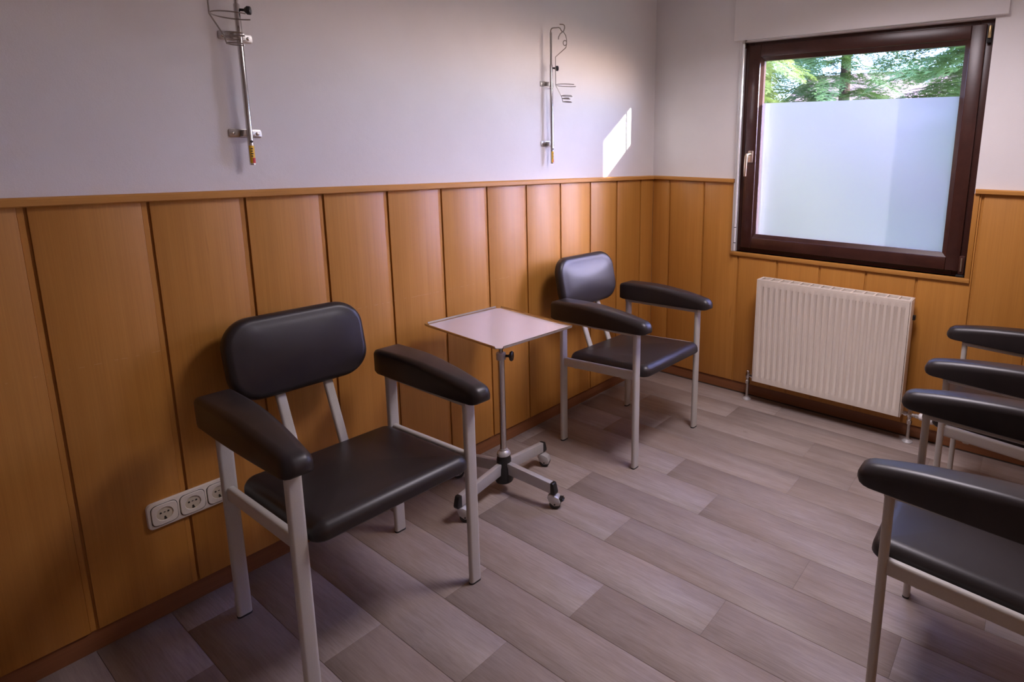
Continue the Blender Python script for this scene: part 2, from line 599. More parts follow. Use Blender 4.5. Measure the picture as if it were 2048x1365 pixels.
# ------------------------------------------------------------------ floor
fl = MB().box((-0.05, YB - 0.05, -0.06), (XR + 0.05, 0.05, -0.004)).build('floor', 'subfloor')
tag(fl, 'grey brown wood look vinyl plank floor', kind='structure')
ROW = 0.1773
LEN = 1.0115
joints = {-1: 1.98, 0: 0.758, 1: 1.26, 2: 0.51, 3: 0.30, 4: 0.811, 5: 1.075, 6: 0.526, 7: 0.87, 8: 0.367, 9: 1.01,
          10: 0.63, 11: 0.922, 12: 0.56, 13: 0.12, 14: 0.315}
plank_cache = {}
r = -1
while True:
    y1 = -0.186 - ROW * r
    y0 = y1 - ROW
    if y1 < YB:
        break
    jx = joints.get(r, (0.37 * r * r) % LEN)
    y1c, y0c = min(y1, 0.012), max(y0, YB)
    x = jx - LEN * 3
    while x < XR:
        xa, xb = max(x, -0.012), min(x + LEN, XR)
        if xb - xa > 0.02:
            key = (round(xb - xa, 3), round(y1c - y0c, 3))
            if key not in plank_cache:
                g = 0.0004
                plank_cache[key] = MB().box((g, g, -0.006), (key[0] - g, key[1] - g, 0.0), 0.0005, 1).mesh('floor_plank', 'floor', 60)
            link('floor_plank', plank_cache[key], fl, (xa, y0c, 0))
        x += LEN
    r += 1

# ------------------------------------------------------------------ left wall with wainscot
wl = MB().box((-0.16, YB - 0.1, 0.0), (-0.008, 0.06, ZC)).build('wall_left', 'plaster')
tag(wl, 'white textured plaster wall above beech panelling', kind='structure')
MB().box((-0.008, YB, BASE - 0.004), (-0.0075, 0.0, RAIL_B)).build('backing_board', 'panel', wl)
D_L, D_F = 0.146, 0.1257
pm = {}
def panel_mesh_y(w):
    k = round(w, 3)
    if k not in pm:
        pm[k] = MB().box((-0.0076, 0, BASE), (0.0, k, RAIL_B - 0.0005), 0.0012, 2).mesh('wainscot_panel', 'panel')
    return pm[k]
edges = [0.0]
i = 0
while D_L + PITCH * i < -YB:
    edges.append(D_L + PITCH * i); i += 1
edges.append(-YB)
for a, b in zip(edges[:-1], edges[1:]):
    a2 = a + (GROOVE / 2 if a > 0 else 0.0)
    b2 = b - (GROOVE / 2 if b < -YB else 0.0)
    if b2 - a2 > 0.03:
        link('wainscot_panel', panel_mesh_y(b2 - a2), wl, (0, -b2, 0))
bat = MB().box((-0.0076, 0, BASE), (-0.0034, GROOVE - 0.0062, RAIL_B - 0.0005), 0.0008, 1).mesh('batten', 'panel')
for g_ in edges[1:-1]:
    link('batten', bat, wl, (0, -(g_ + GROOVE / 2) + 0.0002, 0))
tr1 = MB().prism([(-0.012, RAIL_B), (0.016, RAIL_B), (0.019, RAIL_B + 0.003), (0.019, RAIL_T - 0.005), (0.014, RAIL_T), (-0.012, RAIL_T)],
                 YB, -0.0005, 'y').build('trim_1', 'rail_y')
tag(tr1, 'beech dado rail along the left wall', kind='structure')
bl = MB().box((-0.012, YB, 0.0), (-0.0076, -0.0, BASE + 0.001)).build('baseboard_left', 'plinth_y')
tag(bl, 'dark recessed wooden plinth under the left panelling', kind='structure')

# ------------------------------------------------------------------ window wall
def wall_with_hole(name):
    mb = MB()
    y0, y1 = 0.008, WALL_T
    X0, X1 = -0.16, XR + 0.16
    mb.box((X0, y0, 0), (WX0, y1, ZC)); mb.box((WX1, y0, 0), (X1, y1, ZC))
    mb.box((WX0, y0, 0), (WX1, y1, WZ0)); mb.box((WX0, y0, WZ1), (WX1, y1, ZC))
    return mb.build(name, 'plaster')
wf = wall_with_hole('wall_back')
tag(wf, 'white plaster wall with the window and beech panelling', kind='structure')
SX0, SX1 = 0.566, 1.828      # outer edges of the wooden surround
SZ = 0.850                   # underside of the sill board
bk = MB()
bk.box((0, 0.0075, BASE - 0.004), (SX0, 0.008, RAIL_B)); bk.box((SX1, 0.0075, BASE - 0.004), (XR, 0.008, RAIL_B))
bk.box((SX0, 0.0075, BASE - 0.004), (SX1, 0.008, SZ))
bk.build('backing_board', 'panel', wf)
edges = [0.0] + [D_F + PITCH * i for i in range(11) if D_F + PITCH * i < XR - 0.03] + [XR]
for a, b in zip(edges[:-1], edges[1:]):
    a2 = a + (0.006 if a > 0 else 0.0)
    b2 = b - (0.006 if b < XR else 0.0)
    lowz, topz = BASE, RAIL_B - 0.0005
    if b2 <= SX0 or a2 >= SX1:
        ol = [(a2, lowz), (b2, lowz), (b2, topz), (a2, topz)]
    elif a2 < SX0:
        ol = [(a2, lowz), (b2, lowz), (b2, SZ), (SX0 - 0.001, SZ), (SX0 - 0.001, topz), (a2, topz)]
    elif b2 > SX1:
        ol = [(a2, lowz), (b2, lowz), (b2, topz), (SX1 + 0.001, topz), (SX1 + 0.001, SZ), (a2, SZ)]
    else:
        ol = [(a2, lowz), (b2, lowz), (b2, SZ), (a2, SZ)]
    cx = a2
    MB().prism([(u - cx, v) for u, v in ol], 0.0, 0.0076, 'y', 0.0012).build('wainscot_panel', 'panel_plain', wf).location = (cx, 0, 0)
rp = [(-0.019, RAIL_B + 0.003), (-0.016, RAIL_B), (0.012, RAIL_B), (0.012, RAIL_T), (-0.014, RAIL_T), (-0.019, RAIL_T - 0.005)]
t2 = MB().prism(rp, 0.0165, SX0 + 0.006, 'x').build('trim_2', 'rail_x')
tag(t2, 'beech dado rail between the corner and the window', kind='structure')
t3 = MB().prism(rp, WX1 + 0.004, XR, 'x').build('trim_3', 'rail_x')
tag(t3, 'beech dado rail to the right of the window', kind='structure')
bb = MB().box((0, 0.0076, 0), (XR, 0.012, BASE + 0.001)).build('baseboard_back', 'plinth_x')
tag(bb, 'dark recessed wooden plinth under the window wall panelling', kind='structure')
# wooden sill board and right-hand surround
t4 = MB().box((SX0, -0.012, SZ), (SX1, 0.062, WZ0), 0.0025).build('trim_4', 'rail_x')
tag(t4, 'beech window sill board above the radiator', kind='structure')
t5 = MB().box((WX1, -0.006, WZ0 + 0.0005), (SX1, 0.030, RAIL_B), 0.002).build('trim_5', 'panel_plain')
tag(t5, 'upright beech edging at the right of the window', kind='structure')
# white corner bead at the left reveal
t6 = MB().box((SX0, -0.003, WZ0), (WX0 + 0.003, 0.012, WZ1), 0.002).build('trim_6', 'white')
tag(t6, 'white corner bead at the left edge of the window recess', kind='structure')
# roller shutter box
t7 = MB().box((0.535, -0.020, 2.066), (1.855, 0.010, ZC), 0.003).build('trim_7', 'plaster')
tag(t7, 'white plastered shutter box above the window', kind='structure')

# ------------------------------------------------------------------ window
def frame_ring(x0, x1, z0, z1, wl_, wr_, wb_, wt_, y0, y1, bev=0.003):
    """four mitre-free members: two stiles full height, two rails between"""
    out = []
    out.append(MB().box((x0, y0, z0), (x0 + wl_, y1, z1), bev))
    out.append(MB().box((x1 - wr_, y0, z0), (x1, y1, z1), bev))
    out.append(MB().box((x0 + wl_, y0 + 0.0006, z0), (x1 - wr_, y1, z0 + wb_), bev))
    out.append(MB().box((x0 + wl_, y0 + 0.0006, z1 - wt_), (x1 - wr_, y1, z1), bev))
    return out
win = empty('window_1', (1.19, 0.05, WZ0))
tag(win, 'dark brown tilt window with frosted lower film', kind='structure')
def wchild(mb, name, mat, parent=win, angle=35):
    o = mb.build(name, mat, parent, angle)
    o.matrix_parent_inverse = Matrix.Identity(4)
    if parent is win:
        o.location = -win.location
    return o
for mb_ in frame_ring(WX0, WX1, WZ0, WZ1, 0.06, 0.06, 0.05, 0.05, 0.040, 0.105):
    wchild(mb_, 'outer_frame_member', 'mahogany')
sx0, sx1, sz0, sz1 = 0.614, 1.774, 0.898, 2.040
stile_l, stile_r, rail_b, rail_t = 0.068, 0.062, 0.062, 0.062
sash = []
for mb_, nm in zip(frame_ring(sx0, sx1, sz0, sz1, stile_l, stile_r, rail_b, rail_t, 0.022, 0.085, 0.004), ('sash_stile', 'sash_stile', 'sash_rail', 'sash_rail')):
    sash.append(wchild(mb_, nm, 'mahogany'))
# stepped glazing bead
gx0, gx1, gz0, gz1 = sx0 + stile_l, sx1 - stile_r, sz0 + rail_b, sz1 - rail_t
BW = 0.021
for (a, b_, c, d) in ((gx0, gx0 + BW * 0.75, gz0, gz1), (gx1 - BW, gx1, gz0, gz1)):
    wchild(MB().prism([(a, 0.030), (b_, 0.046), (b_, 0.07), (a, 0.07)] if a == gx0 else [(b_, 0.030), (b_, 0.07), (a, 0.07), (a, 0.046)], c, d, 'z'), 'glazing_bead', 'mahogany')
for z0_, up in ((gz0, True), (gz1, False)):
    s = 1 if up else -1
    wchild(MB().prism([(0.030, z0_), (0.046, z0_ + s * BW), (0.07, z0_ + s * BW), (0.07, z0_)], gx0, gx1, 'x'), 'glazing_bead', 'mahogany')
wchild(MB().box((gx0, 0.056, gz0), (gx1, 0.060, gz1)), 'pane', 'glass')
fm = wchild(MB().add([(0.6965, 0.055, gz0 + BW * 0.9), (1.6905, 0.055, gz0 + BW * 0.9), (1.6905, 0.055, 1.728), (0.6965, 0.055, 1.728)], [(0, 1, 2, 3)]), 'privacy_film', 'film')
fm['label'] = 'frosted film on the lower three quarters of the pane'
# handle
hp = wchild(MB().box((0.640, 0.012, 1.395), (0.670, 0.0225, 1.463), 0.004), 'handle_plate', 'bronze')
wchild(MB().tube([(0.655, 0.013, 1.443), (0.655, -0.022, 1.443), (0.653, -0.032, 1.440), (0.651, -0.036, 1.428), (0.6495, -0.037, 1.36), (0.6490, -0.036, 1.318)],
                 0.0085, 12, scales=[0.9, 0.9, 1, 1.05, 1, 0.85]), 'handle_lever', 'bronze')
# hinges
hg = wchild(MB().box((1.7785, 0.018, 1.955), (1.796, 0.040, 2.035), 0.003), 'hinge', 'black')
wchild(MB().lathe([(0.006, 0), (0.0075, 0.004), (0.0075, 0.05), (0.006, 0.054)], 12, (1.788, 0.012, 1.975)), 'hinge_pin', 'brass')
wchild(MB().box((1.772, 0.016, 0.885), (1.7965, 0.040, 0.975), 0.003), 'hinge', 'mahogany')
wchild(MB().tube([(1.784, 0.014, 0.90), (1.784, 0.014, 0.965)], 0.005, 10), 'hinge_pin', 'steel')
wchild(MB().box((1.765, 0.0, WZ0), (1.800, 0.030, 0.884), 0.004), 'hinge', 'black')
# aluminium guide rail of the roller blind at the left
gr = wchild(MB().prism(stadium(0.010, 0.022), WZ0 + 0.0, 2.03, 'z', mat=Matrix.Translation((0.5845, 0.026, 0))), 'guide_rail', 'alu')
wchild(MB().lathe([(0.004, 0), (0.007, 0.004), (0.007, 0.02), (0.003, 0.03)], 10, (0.586, 0.018, 2.028)), 'guide_cap', 'steel')

# crank rod of the roller shutter, hanging beside the window from a swivel under the box
cr = empty('crank_rod', (0.610, -0.049, 0.0))
tag(cr, 'white shutter crank rod hanging at the left side of the window', 'crank rod')
MB().lathe([(0.0055, 0.885), (0.0062, 0.888), (0.0062, 2.036), (0.0050, 2.040)], 14).build('rod', 'white', cr)
MB().lathe([(0.0068, 0.930), (0.0068, 0.934)], 14).build('joint_ring', 'black', cr)
MB().lathe([(0.0068, 1.020), (0.0068, 1.024)], 14).build('joint_ring', 'black', cr)
MB().tube([(0, 0, 2.036), (-0.002, 0.004, 2.050), (-0.004, 0.018, 2.058), (-0.006, 0.045, 2.066)], 0.0055, 10).build('swivel', 'steel', cr)

# ------------------------------------------------------------------ remaining shell (outside the frame)
wr = MB().box((XR, YB - 0.1, 0), (XR + 0.15, 0.06, ZC)).build('wall_right', 'plaster')
tag(wr, 'white plaster wall behind the row of chairs on the right', kind='structure')
pr = pm.get('r')
i = 0
y = 0.0
while y > YB + 0.03:
    y2 = max(y - PITCH, YB)
    MB().box((-0.0076, 0, BASE), (0, (y - y2) - 0.008, RAIL_B), 0.001, 1).build('wainscot_panel', 'panel_plain', wr).location = (XR, y2, 0)
    y = y2
wb = MB().box((-0.16, YB - 0.15, 0), (XR + 0.16, YB, ZC)).build('wall_front', 'plaster')
tag(wb, 'white plaster wall behind the camera', kind='structure')
ce = MB().box((-0.16, YB - 0.15, ZC), (XR + 0.16, WALL_T, ZC + 0.12)).build('ceiling', 'white')
tag(ce, 'white ceiling', kind='structure')

# ------------------------------------------------------------------ chairs
LEGX, LEGY = 0.2235, 0.2635
ARM_Z0, ARM_Z1 = 0.640, 0.655          # arm bar top at rear / front

def arm_pad_mesh():
    mb = MB()
    x0, x1 = -0.258, 0.298
    N = 30; K = 26
    rings = []
    for i in range(N + 1):
        t = i / N
        t = 1 - (1 - t) ** 1.25 if t > 0 else 0
        x = x0 + (x1 - x0) * t
        # width: constant at the back, taper to a blunt rounded nose
        w = 0.098 - 0.026 * max(0, (t - 0.30) / 0.70) ** 1.6
        top = 0.090 + 0.003 * math.sin(PI * min(1.0, t / 0.6)) - 0.043 * max(0, (t - 0.30) / 0.70) ** 2.1
        bot = 0.0
        e = (1 - t) * (x1 - x0)
        R = 0.034
        if e < R:                               # round the nose
            s = math.sqrt(max(0.0, 1 - ((R - e) / R) ** 2))
            w = w * (0.42 + 0.58 * s)
            top = top * (0.50 + 0.50 * s)
            bot = 0.012 * (1 - s)
        b = t * (x1 - x0)
        R2 = 0.005
        if b < R2:                              # soft edge at the blunt back
            s = math.sqrt(max(0.0, 1 - ((R2 - b) / R2) ** 2))
            w -= 0.009 * (1 - s); top -= 0.007 * (1 - s); bot += 0.004 * (1 - s)
        ring = []
        h = top - bot
        er = min(0.013 + 0.015 * t, h * 0.48, w * 0.45)     # top edge radius
        br = min(0.006, h * 0.2)
        pts = []
        for q in range(9):
            a = PI / 2 * q / 8
            pts.append((w / 2 - er + er * math.cos(a), top - er + er * math.sin(a)))
        for q in range(9):
            a = PI / 2 + PI / 2 * q / 8
            pts.append((-w / 2 + er + er * math.cos(a), top - er + er * math.sin(a)))
        for q in range(4):
            a = PI + PI / 2 * q / 3
            pts.append((-w / 2 + br + br * math.cos(a), bot + br + br * math.sin(a)))
        for q in range(4):
            a = 1.5 * PI + PI / 2 * q / 3
            pts.append((w / 2 - br + br * math.cos(a), bot + br + br * math.sin(a)))
        # slight crown across the top
        pts = [(yy, zz + 0.004 * max(0, 1 - (2 * yy / w) ** 2) * (1 if zz > bot + h * 0.7 else 0)) for yy, zz in pts]
        zoff = ARM_Z0 + (ARM_Z1 - ARM_Z0) * ((x + LEGX) / (2 * LEGX))
        rings.append([(x, yy, zz + zoff) for yy, zz in pts])
    K = len(rings[0])
    vs = [p for r_ in rings for p in r_]
    fs = []
    for i in range(len(rings) - 1):
        for q in range(K):
            r_ = (q + 1) % K
            fs.append((i * K + q, i * K + r_, (i + 1) * K + r_, (i + 1) * K + q))
    fs.append(tuple(range(K))[::-1]); fs.append(tuple((len(rings) - 1) * K + q for q in range(K)))
    mb.add(vs, fs)
    return mb.mesh('armrest_pad', 'leather', 50)

def make_chair():
    root = empty('armchair')
    lp = stadium(0.040, 0.021)
    for sx in (-1, 1):
        top = ARM_Z0 if sx < 0 else ARM_Z1
        for sy in (-1, 1):
            # profile: width along y, thickness along x
            leg = MB().prism([(v, u) for u, v in lp], 0.004, top - 0.004, 'z', mat=Matrix.Translation((sx * LEGX, sy * LEGY, 0))).build('leg', 'frame', root)
            MB().prism([(v * 1.03, u * 1.03) for u, v in lp], 0.0, 0.006, 'z', mat=Matrix.Translation((sx * LEGX, sy * LEGY, 0))).build('foot_cap', 'foot', leg)
    pad_me = arm_pad_mesh()
    for sy in (-1, 1):
        yo = sy * LEGY
        MB().sweep([(-LEGX - 0.0105, yo, ARM_Z0 - 0.010), (LEGX + 0.0105, yo, ARM_Z1 - 0.010)], stadium(0.038, 0.020)).build('arm_bar', 'frame', root)
        pad = link('armrest_pad', pad_me, root, (0, sy * (LEGY + 0.006), 0.0))
        # side rail carrying the seat, rising to the front
        MB().sweep([(-LEGX + 0.008, yo, 0.418), (LEGX - 0.008, yo, 0.448)], stadium(0.022, 0.044)).build('side_rail', 'frame', root)
    # cross tubes below the seat
    for xx, zz in ((-0.155, 0.402), (0.14, 0.420)):
        MB().sweep([(xx, -LEGY + 0.008, zz), (xx, LEGY - 0.008, zz)], stadium(0.026, 0.018)).build('cross_tube', 'frame', root)
    # seat
    tilt = math.atan2(0.030, 2 * LEGX)
    seat = cushion(0.480, 0.480, 0.052, 0.038, 0.036, 0.012).build('seat', 'leather', root, 60)
    seat.location = (0.024, 0, 0.4225)
    seat.rotation_euler = (0, -tilt, 0)
    # backrest
    lean = math.radians(12)
    back = cushion(0.430, 0.262, 0.046, 0.088, 0.026, 0.020, n=10, curve=0.014).build('backrest', 'leather', root, 60)
    # local cushion: x -> chair y, y -> up, z -> forward
    back.rotation_mode = 'QUATERNION'
    mt = Matrix(((0, -math.sin(lean), math.cos(lean)), (1, 0, 0), (0, math.cos(lean), math.sin(lean)))).to_4x4()
    back.rotation_quaternion = mt.to_quaternion()
    back.location = (-0.335, 0, 0.775)
    for sy in (-1, 1):
        y = sy * 0.0755
        MB().sweep([(-0.155, y, 0.404), (-0.180, y, 0.410), (-0.212, y, 0.445), (-0.292, y, 0.640), (-0.338, y, 0.775), (-0.345, y, 0.80)],
                   stadium(0.030, 0.017), up=(1, 0, 0)).build('back_post', 'frame', root)
    return root

GRP = 'matching black padded armchairs with grey metal frames'
chair = make_chair()
spots = [((0.4155, -2.283), -1.8, 'black padded grey-framed armchair nearest the camera by the wall sockets', 0),
         ((0.443, -0.838), -1.5, 'black padded grey-framed armchair in the corner beside the tray table', 0),
         ((2.083, -1.492), 180.4, 'black padded armchair at the right edge, nearer the camera, facing the panelled wall', 0),
         ((2.090, -0.592), 179.7, 'black padded armchair at the right edge standing by the radiator valve', 0)]
for i, ((x, y), rz, lab, _) in enumerate(spots):
    c = chair if i == 0 else copy_tree(chair)
    c.location = (x, y, 0)
    c.rotation_euler = (0, 0, math.radians(rz))
    tag(c, lab, 'armchair', GRP)

# ------------------------------------------------------------------ tray table on castors
tb = empty('tray_table', (0.318, -1.592, 0))
tag(tb, 'rolling tray table with square pale top and four-arm castor base', 'tray table')
MB().lathe([(0.036, 0.050), (0.038, 0.056), (0.033, 0.115), (0.030, 0.128), (0.030, 0.150), (0.026, 0.165), (0.024, 0.168)], 28).build('hub', 'black', tb)
MB().lathe([(0.028, 0.1685), (0.029, 0.172), (0.026, 0.182), (0.0165, 0.190), (0.0165, 0.196)], 28).build('hub_collar', 'alu', tb)
MB().lathe([(0.0135, 0.19), (0.0135, 0.598)], 20).build('outer_pole', 'chrome', tb)
MB().lathe([(0.0185, 0.592), (0.0195, 0.595), (0.0195, 0.618), (0.0185, 0.621)], 24).build('clamp_ring', 'alu', tb)
MB().lathe([(0.0085, 0.60), (0.0085, 0.732)], 16).build('inner_pole', 'chrome', tb)
kd = Vector((0.8227, 0.5683, 0)).normalized()
kn = MB().lathe([(0.0055, 0.012), (0.0055, 0.030), (0.008, 0.034), (0.018, 0.037), (0.021, 0.041), (0.021, 0.046), (0.017, 0.050)], 20, (0, 0, 0.607), kd).build('clamp_knob', 'black', tb)
BA = math.radians(7.0)
arm_len = 0.262
for k in range(4):
    a = BA + k * PI / 2 + (math.radians(-2) if k % 2 else 0)
    T = Matrix.Rotation(a, 4, 'Z')
    # tapered rectangular arm, sloping slightly down
    ms = MB()
    def sec(x, zt, zb, w):
        return [(x, -w, zb), (x, w, zb), (x, w, zt), (x, -w, zt)]
    s0 = sec(0.024, 0.138, 0.088, 0.0115); s1 = sec(arm_len - 0.012, 0.112, 0.066, 0.0115)
    vsx = s0 + s1
    b = bmesh.new()
    bv = [b.verts.new(p) for p in vsx]
    for f in ((0, 3, 2, 1), (4, 5, 6, 7), (0, 1, 5, 4), (1, 2, 6, 5), (2, 3, 7, 6), (3, 0, 4, 7)):
        b.faces.new([bv[q] for q in f])
    bmesh.ops.bevel(b, geom=list(b.edges), offset=0.0022, segments=2, profile=0.5, affect='EDGES')
    arm = MB().bm(b, T).build('base_arm', 'alu', tb)
    MB().prism([(arm_len - 0.0135, 0.0650), (arm_len + 0.009, 0.0650), (arm_len + 0.011, 0.074), (arm_len + 0.002, 0.1095), (arm_len - 0.002, 0.1135), (arm_len - 0.0135, 0.1135)], -0.012, 0.012, 'y', 0.0022, T).build('end_cap', 'black', arm)
    # castor
    sw = (0.40, -1.15, 1.2, 2.1)[k]
    cx = arm_len - 0.030
    C = T @ Matrix.Translation((cx + 0.012, 0, 0)) @ Matrix.Rotation(sw, 4, 'Z')
    ca = MB()
    ca.prism([(-0.013, 0.052), (-0.006, 0.062), (0.010, 0.063), (0.034, 0.050), (0.043, 0.030), (0.038, 0.016), (0.016, 0.014), (-0.004, 0.030)],
             -0.0185, 0.0185, 'y', 0.003, C)
    cast = ca.build('castor', 'alu', tb)
    wm = MB()
    for sy in (-1, 1):
        wm.lathe([(0.019, -0.006), (0.0225, -0.0045), (0.0225, 0.0045), (0.019, 0.006)], 22, (0.019, sy * 0.0095, 0.0225), (0, 1, 0))
    MB().add([tuple(C @ Vector(p)) for p in wm.v], wm.f).build('wheel', 'rubber', cast)
    for sy in (-1, 1):
        ax = MB().lathe([(0.0035, 0.0), (0.0035, 0.0015)], 10, (0.019, sy * 0.0185, 0.0225), (0, sy, 0))
        MB().add([tuple(C @ Vector(p)) for p in ax.v], ax.f).build('axle_pin', 'rubber', cast)
    sm = MB().lathe([(0.0065, 0.055), (0.0065, 0.074)], 12)
    MB().add([tuple(C @ Vector(p)) for p in sm.v], sm.f).build('stem', 'black', cast)
    if k == 0:
        MB().prism([(0.030, 0.046), (0.052, 0.047), (0.050, 0.041), (0.056, 0.038), (0.044, 0.030), (0.034, 0.034)], -0.012, 0.012, 'y', 0.001, C).build('brake_lever', 'black', cast)
# tray
TR = Matrix.Translation((0.007, -0.014, 0)) @ Matrix.Rotation(math.radians(-3.2), 4, 'Z')
tw, td = 0.465, 0.372
tray = MB().prism([(-tw / 2 + .004, -td / 2 + .018), (-tw / 2 + .018, -td / 2 + .004), (tw / 2 - .018, -td / 2 + .004), (tw / 2 - .004, -td / 2 + .018),
                   (tw / 2 - .004, td / 2 - .018), (tw / 2 - .018, td / 2 - .004), (-tw / 2 + .018, td / 2 - .004), (-tw / 2 + .004, td / 2 - .018)],
                  0.7365, 0.739, 'z', mat=TR).build('tray_top', 'tray', tb)
def rim(p0, p1, nrm):
    """flat lip folded up with a small rounded edge"""
    p0 = Vector(p0); p1 = Vector(p1); nrm = Vector(nrm)
    prof = []
    z0 = 0.7365
    path = [(-0.004, 0.0), (0.001, 0.0005), (0.0035, 0.004), (0.0045, 0.0105), (0.0025, 0.0115), (0.0005, 0.0050), (-0.004, 0.0025)]
    vs = []
    for p in (p0, p1):
        for (o, h) in path:
            q = p + nrm * o
            vs.append(TR @ Vector((q.x, q.y, z0 + h)))
    k = len(path)
    fs = [(i, (i + 1) % k, k + (i + 1) % k, k + i) for i in range(k)] + [tuple(range(k))[::-1], tuple(range(k, 2 * k))]
    MB().add(vs, fs).build('tray_rim', 'chrome', tb)
rim((-tw / 2, -td / 2 + .016, 0), (-tw / 2, td / 2 - .014, 0), (-1, 0, 0))
rim((tw / 2, -td / 2 + .018, 0), (tw / 2, td / 2 - .006, 0), (1, 0, 0))
rim((-tw / 2 + .006, -td / 2, 0), (tw / 2 - .018, -td / 2, 0), (0, -1, 0))
rim((-tw / 2 + .014, td / 2, 0), (tw / 2 - .006, td / 2, 0), (0, 1, 0))
MB().box((-0.05, -0.02, 0.730), (0.05, 0.02, 0.7364), 0.002, 2, TR).build('tray_mount', 'alu', tb)

# ------------------------------------------------------------------ radiator
RX0, RX1, RZ0, RZ1 = 0.797, 1.606, 0.143, 0.752
RYF, RYB = -0.130, -0.034
rad = empty('radiator', (1.2, -0.08, 0))
tag(rad, 'cream panel radiator with vertical ribs below the window', 'radiator')
def rchild(mb, name, mat, parent=None, angle=35):
    o = mb.build(name, mat, parent or rad, angle)
    if parent is None:
        o.location = -rad.location
    return o
# ribbed front panel: height field in xz
NR = 23
m_side, m_end = 0.018, 0.035
pitch = (RX1 - RX0 - 2 * m_side) / NR
xs = [(RX0 + 0.0075, 0)]
for i in range(NR):
    c = RX0 + m_side + pitch * (i + 0.5)
    for dx, dpt in ((-0.0105, 0), (-0.0055, 1), (0.0055, 1), (0.0105, 0)):
        xs.append((c + dx, dpt))
xs.append((RX1 - 0.0075, 0))
zs = [(RZ0 + 0.004, 0), (RZ0 + m_end, 0), (RZ0 + m_end + 0.014, 1), (RZ1 - m_end - 0.014 - 0.004, 1), (RZ1 - m_end - 0.004, 0), (RZ1 - 0.010, 0)]
vsr = []; fsr = []
for zz, dz in zs:
    for xx, dx in xs:
        vsr.append((xx, RYF + 0.0060 * dx * dz, zz))
nx = len(xs)
for j in range(len(zs) - 1):
    for i in range(nx - 1):
        fsr.append((j * nx + i, j * nx + i + 1, (j + 1) * nx + i + 1, (j + 1) * nx + i))
# give the sheet a back
off = len(vsr)
for (xx, zz) in ((RX0 + .006, RZ0 + .004), (RX1 - .006, RZ0 + .004), (RX1 - .006, RZ1 - .010), (RX0 + .006, RZ1 - .010)):
    vsr.append((xx, RYF + 0.012, zz))
fsr.append((off, off + 1, off + 2, off + 3))
b0 = [i for i in range(nx)]; t0 = [(len(zs) - 1) * nx + i for i in range(nx)]
fsr.append(tuple(b0[::-1]) + (off, off + 1)); fsr.append(tuple(t0) + (off + 2, off + 3))
l0 = [j * nx for j in range(len(zs))]; r0 = [j * nx + nx - 1 for j in range(len(zs))]
fsr.append(tuple(l0) + (off + 3, off)); fsr.append(tuple(r0[::-1]) + (off + 1, off + 2))
rchild(MB().add(vsr, fsr), 'front_panel', 'radiator', angle=25)
rchild(MB().box((RX0 + .006, RYB - 0.012, RZ0 + .004), (RX1 - .006, RYB, RZ1 - .012), 0.003), 'back_panel', 'radiator')
for xx in (RX0, RX1 - 0.005):
    rchild(MB().box((xx, RYF + 0.002, RZ0 + 0.002), (xx + 0.005, RYB - 0.002, RZ1), 0.0018), 'side_panel', 'radiator')
rchild(MB().box((RX0 + .005, RYF + 0.001, RZ1 - 0.012), (RX1 - .005, RYF + 0.010, RZ1), 0.002), 'grille_edge', 'radiator')
rchild(MB().box((RX0 + .005, RYB - 0.012, RZ1 - 0.012), (RX1 - .005, RYB - 0.002, RZ1), 0.002), 'grille_edge', 'radiator')
NS = 14
for i in range(NS + 1):
    xx = RX0 + 0.006 + (RX1 - RX0 - 0.022) * i / NS
    rchild(MB().box((xx, RYF + 0.009, RZ1 - 0.003), (xx + 0.010, RYB - 0.010, RZ1 - 0.0005), 0.0008, 1), 'grille_bar', 'radiator')
for i in range(2):
    yy = RYF + 0.030 + i * 0.026
    rchild(MB().box((RX0 + .006, yy, RZ1 - 0.008), (RX1 - .006, yy + 0.0035, RZ1 - 0.0035)), 'grille_wire', 'radiator')
rchild(MB().box((RX0 + .02, RYF + 0.03, RZ0 + 0.02), (RX1 - .02, RYB - 0.03, RZ1 - 0.05)), 'fin_block', 'fins')
for xx in (RX0 + 0.12, RX1 - 0.12):
    rchild(MB().box((xx, RYB - 0.001, RZ0 + 0.06), (xx + 0.03, 0.0, RZ1 - 0.06), 0.002), 'wall_bracket', 'radiator')
rchild(MB().box((RX1 - 0.002, -0.060, 0.640), (RX1 + 0.012, -0.036, 0.664), 0.003), 'vent_plug', 'black')
def pipe(x, z, side):
    yv = -0.066
    p = rchild(MB().lathe([(0.0085, 0.0), (0.0085, z - 0.03)], 14, (x, yv, 0)), 'feed_pipe', 'steel')
    MB().add(*(lambda q: (q.v, q.f))(MB().lathe([(0.026, 0.0), (0.026, 0.004), (0.017, 0.010), (0.010, 0.014), (0.010, 0.02)], 22, (x, yv, 0)))).build('floor_rosette', 'alu', p)
    v = rchild(MB().lathe([(0.012, z - 0.052), (0.0135, z - 0.045), (0.0135, z - 0.030), (0.010, z - 0.027), (0.010, z - 0.020), (0.0135, z - 0.016), (0.0135, z + 0.014), (0.011, z + 0.018), (0.011, z + 0.028), (0.008, z + 0.031)], 8, (x, yv, 0)), 'valve_body', 'chrome')
    x_to = RX0 - 0.0 if side < 0 else RX1
    L = abs(x_to - x)
    MB().lathe([(0.009, 0.0), (0.009, L * 0.4), (0.013, L * 0.42), (0.013, L * 0.8), (0.009, L * 0.82), (0.009, L + 0.004)], 8, (x, yv, z), (-side, 0, 0)).build('union_nut', 'chrome', v)
    return v
vl = pipe(0.7465, 0.150, -1)
vr = pipe(1.642, 0.150, 1)
vv = MB().lathe([(0.0105, 0.008), (0.0105, 0.024), (0.013, 0.026), (0.013, 0.042)], 10, (1.642, -0.066, 0.150), (1, 0, 0)).build('valve_neck', 'chrome', vr)
